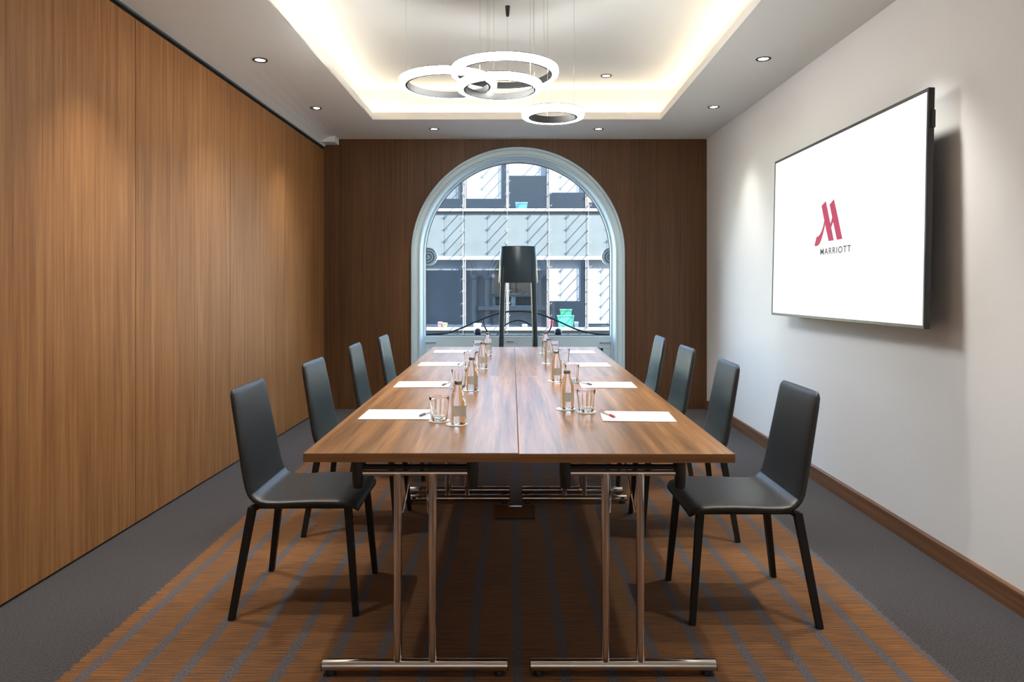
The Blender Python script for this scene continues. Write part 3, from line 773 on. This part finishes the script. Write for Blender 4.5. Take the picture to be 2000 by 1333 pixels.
for q in range(816, 1215, 22):
    x, _, z = px_rail(q, 656); bm = NB(); tube(bm, [(x, 0, z), (x, 0, -.45)], .007, 8); obj('baluster', bm, M_iron, rail, True)
obj('lower_bar', box(NB(), (a[0], -.012, -.45), (b[0], .012, -.425), .003), M_iron, rail)
struct('trim_3', box(NB(), (-1.6, 7.28, -.05), (1.75, 7.85, .12), .01), M_stone, label='stone balcony ledge below the window')
# our own street front: wall, engaged columns and arches (mirrored in the glass opposite)
ow = struct('trim_4', arch_wall(NB(), -14, 14, 9, 7.28, 7.36, 1.00, zb=-4), M_stone, label='stone street front around the window')
M_volute = plain('pale_grey_limestone', (.66,.69,.71), .8, var=.1, vscale=8)
obj('apron', box(NB(), (CX-1.02, 7.28, -4), (CX+1.02, 7.36, .0)), M_stone, ow)
def vol(x, s):
    bm = NB(); lathe(bm, [(0, -.03), (.094, -.03), (.098, -.02), (.098, .05), (0, .05)], 32)
    bmesh.ops.rotate(bm, verts=bm.verts[:], cent=(0, 0, 0), matrix=Matrix.Rotation(pi/2, 3, 'X'))
    bmesh.ops.translate(bm, verts=bm.verts[:], vec=(x, 7.47, 1.563)); d = obj('volute', bm, M_volute, ow, True)
    pts = []
    for i in range(90):
        a = i/89*5.2*pi; r = .090 - .078*i/89; pts.append((x + s*r*cos(a+.6), 7.418, 1.563 + r*sin(a+.6)))
    bm = NB(); tube(bm, pts, .0075, 8); obj('spiral', bm, M_stone, d, True)
vol(-.912, 1); vol(1.075, -1)
for k in range(-3, 4):
    for s in (-1, 1):
        x = CX + 3.1*k + s*1.24
        bm = NB(); lathe(bm, [(.17, -1.9), (.17, -1.7), (.12, -1.62), (.115, 1.30), (.13, 1.34), (.11, 1.38), (.19, 1.52), (.20, 1.62), (.0, 1.62)], 18, (x, 7.52, 0)); obj('column', bm, M_stone, ow, True)
    if k:
        cx = CX + 3.1*k
        bm = NB(); prism(bm, [(cx-1, -1.5)] + [(cx-1.0*cos(pi*i/24), ZS+1.0*sin(pi*i/24)) for i in range(25)] + [(cx+1, -1.5)], 7.364, 7.37); obj('dark_window', bm, plain('mirrored_window_blue_grey', (.11,.135,.17), .5, var=.3, vscale=1.5), ow)
    cx = CX + 3.1*k
    for R_, r_ in ((1.13, .06), (1.26, .05)):
        bm = NB(); tube(bm, [(cx-R_*cos(pi*i/28), 7.42, ZS+.05+R_*sin(pi*i/28)) for i in range(29)], r_, 8); obj('arch_moulding', bm, M_stone, ow, True)
obj('cornice', box(NB(), (-14, 7.36, 3.3), (14, 7.75, 3.7), .03), M_stone, ow)
obj('plinth', box(NB(), (-14, 7.36, -2.2), (-1.65, 7.75, -1.9), .02), M_stone, ow)
obj('plinth', box(NB(), (1.8, 7.36, -2.2), (14, 7.75, -1.9), .02), M_stone, ow)
gs = box(NB(), (-40, 7.3, -4.3), (40, 60, -4.0)); struct('street', gs, M_street, label='grey street below the window')

# ---- facade opposite, 20 m away
FY = 20.0
fac = thing('office_building', 'sunlit white and glass office building across the street, seen through the window', 'building', (0, FY, -4.0))
GZ = 4.0                                             # ground is at local z = 0
cols = [-6.2, -5.0, -3.8, -2.60, -1.395, -.135, 1.05, 2.175, 3.37, 4.57, 5.77, 6.97]
PER = 3.48; Z0 = -.05                                # sill height of the row level with our window
rows = [-1, 0, 1]
def zr(k): return Z0 + PER*k + GZ
M_spandrel = plain('pale_glass_spandrel', (.078,.090,.091), .35, var=.16, vscale=2.6, spec=.5)
M_slat = plain('pale_spandrel_pleat', (.56,.63,.66), .5, var=.08)
obj('rear_room_wall', box(NB(), (-8, 3.0, 0), (8, 3.2, 9.9)), M_office, fac)
obj('roof_slab', box(NB(), (-8, -.1, 9.6), (8, 3.2, 10.0)), M_fac_white, fac)
for k in rows:
    z = zr(k)
    obj('floor_slab', box(NB(), (-8, .25, z-.3), (8, 3.0, z-.02)), M_office, fac)
    obj('sill_band', box(NB(), (-8, -.10, z-.085), (8, .25, z), .006), M_fac_white, fac)
    obj('head_band', box(NB(), (-8, -.08, z+1.98), (8, .12, z+2.085), .006), M_fac_white, fac)
    for a, b in zip(cols, cols[1:]):
        if k < 1: obj('spandrel_panel', box(NB(), (a+.006, 0, z+2.085), (b-.006, .05, z+PER-.085)), M_spandrel, fac)
        obj('window_pane', quad(NB(), (a+.03, .04, z), (b-.03, .04, z), (b-.03, .04, z+1.98), (a+.03, .04, z+1.98)), M_fac_pane, fac)
    for x in cols:
        m_ = obj('mullion', box(NB(), (x-.014, -.02, z), (x+.014, .12, z+1.98), .004), M_fac_steel, fac)
        bm = NB(); tube(bm, [(x-.026, -.07, z), (x-.026, -.07, z+1.98)], .009, 8); obj('mullion_tube', bm, M_fac_white, m_, True)
        bm = NB(); tube(bm, [(x+.032, -.07, z), (x+.032, -.07, z+1.98)], .009, 8); obj('mullion_tube', bm, M_fac_white, m_, True)
# rods that stand proud of the facade, each with a forked clamp at its tip, on a thin cable
rod_bm = NB(); tube(rod_bm, [(0, 0, 0), (0, -.62, 0)], .014, 8)
rod0 = obj('facade_rod', rod_bm, M_fac_steel, fac, True)
cb = NB(); tube(cb, [(-.085, -.60, -.035), (-.045, -.62, .008), (.045, -.62, -.008), (.085, -.60, .035)], .009, 6); tube(cb, [(0, -.62, -.04), (0, -.62, .04)], .011, 6)
clamp0 = obj('rod_clamp', cb, M_fac_steel, rod0, True)
first = True
for x in cols[2:10]:
    for i in range(-4, 16):
        z = zr(0) + .02 + .348*i
        if first: rod0.location = (x, 0, z); first = False; continue
        o = share('facade_rod', rod0, fac, (x, 0, z)); share('rod_clamp', clamp0, o)
    bm = NB(); tube(bm, [(x, -.60, zr(-1)), (x, -.60, zr(1)+1.9)], .004, 6); obj('tension_cable', bm, M_fac_steel, fac)
# roller blinds: (row, bay, drop from the head, material)
def blind(k, i, z_low, m, inset=.05, side=0):
    a, b = cols[i]+inset, cols[i+1]-inset-side; z = zr(k)
    bm = NB(); box(bm, (a, .16, z_low+GZ), (b, .168, z+1.97)); tube(bm, [(a, .164, z_low+GZ), (b, .164, z_low+GZ)], .012, 8)
    obj('roller_blind', bm, m, fac)
def pz(y): return H + (551-y)*(FY+.16)/1333
blind(1, 3, pz(388), M_blind_grey, .05, .10); blind(1, 4, pz(388), M_blind, .05, .12); blind(1, 5, pz(343), M_blind); blind(1, 6, pz(376), M_blind); blind(1, 7, pz(395), M_blind)
blind(0, 6, pz(588), M_blind, .05, .10); blind(0, 7, pz(632), M_blind)
for i in (0, 1, 2, 8, 9, 10): blind(0, i, pz(560+11*(i % 4)), M_blind); blind(1, i, pz(370+8*(i % 3)), M_blind)
for i in range(11): blind(-1, i, zr(-1)-GZ+.5+.2*(i % 4), M_blind)
for i in (3, 4, 5): blind(0, i, pz(528), M_blind_grey)
# things standing behind the panes
def px_f(px, py, y): return ((px-1000)*(FY+y)/1333, FY+y, H+(551-py)*(FY+y)/1333)
def crate(name, label, cat, x0, x1, y_top, k, col, lip=True, parts='rim', y=.32, dep=.22, below=None):
    xa = px_f(x0, 0, y)[0]; xb = px_f(x1, 0, y)[0]; zb_ = zr(k)-GZ if below is None else below
    zt = px_f(0, y_top, y)[2]
    t = thing(name, label, cat, ((xa+xb)/2, FY+y+dep/2, zb_)); w = (xb-xa)/2; hh = zt-zb_
    m = plain(name+'_plastic', col, .45, var=.08)
    bm = NB(); prism(bm, [(-w*.88, 0), (w*.88, 0), (w, hh), (-w, hh)], -dep/2, dep/2); obj('body', bm, m, t)
    bm = NB(); box(bm, (-w*1.05, -dep/2-.02, hh-.03), (w*1.05, dep/2+.02, hh+.012), .006); obj(parts, bm, plain(name+'_rim', [min(1, c*1.3+.05) for c in col], .4, var=.05), t)
    return zt
crate('storage_box', 'blue plastic storage box on an upper window ledge opposite', 'box', 1007, 1030, 396, 1, (.05,.22,.62), y=.30)
zt_ = crate('storage_crate', 'large green crate on the ledge opposite, behind the right-hand lamp leg', 'crate', 1089, 1121, 617, 0, (.06,.42,.22), y=.30)
crate('storage_tub', 'dark green tub stacked on the large green crate opposite', 'tub', 1094, 1117, 605, 0, (.03,.28,.13), y=.31, dep=.18, below=zt_+.014)
crate('red_carton', 'small red carton beside the green crate opposite', 'carton', 1071, 1080, 626, 0, (.55,.06,.09), parts='flap', y=.28, dep=.16)
crate('white_carton', 'small white carton right of the green crate opposite', 'carton', 1122, 1130, 630, 0, (.75,.76,.75), parts='flap', y=.28, dep=.16)
crate('yellow_carton', 'small yellow carton on the left-hand ledge opposite', 'carton', 864, 873, 632, 0, (.62,.48,.18), parts='flap', y=.28, dep=.14)
crate('brown_carton', 'reddish brown carton left of the yellow carton opposite', 'carton', 855, 863, 630, 0, (.38,.16,.14), parts='flap', y=.30, dep=.14)
crate('white_tray', 'pale green tray on the ledge left of the lamp opposite', 'tray', 925, 940, 633, 0, (.62,.74,.66), y=.28, dep=.16)
crate('cream_carton', 'low cream carton between the lamp legs on the opposite ledge', 'carton', 1020, 1030, 635, 0, (.75,.6,.5), parts='flap', y=.28, dep=.14)
crate('red_bag', 'red bag at the right edge of an upper window opposite', 'bag', 1146, 1152, 384, 1, (.62,.16,.14), parts='handle', y=.28, dep=.14)
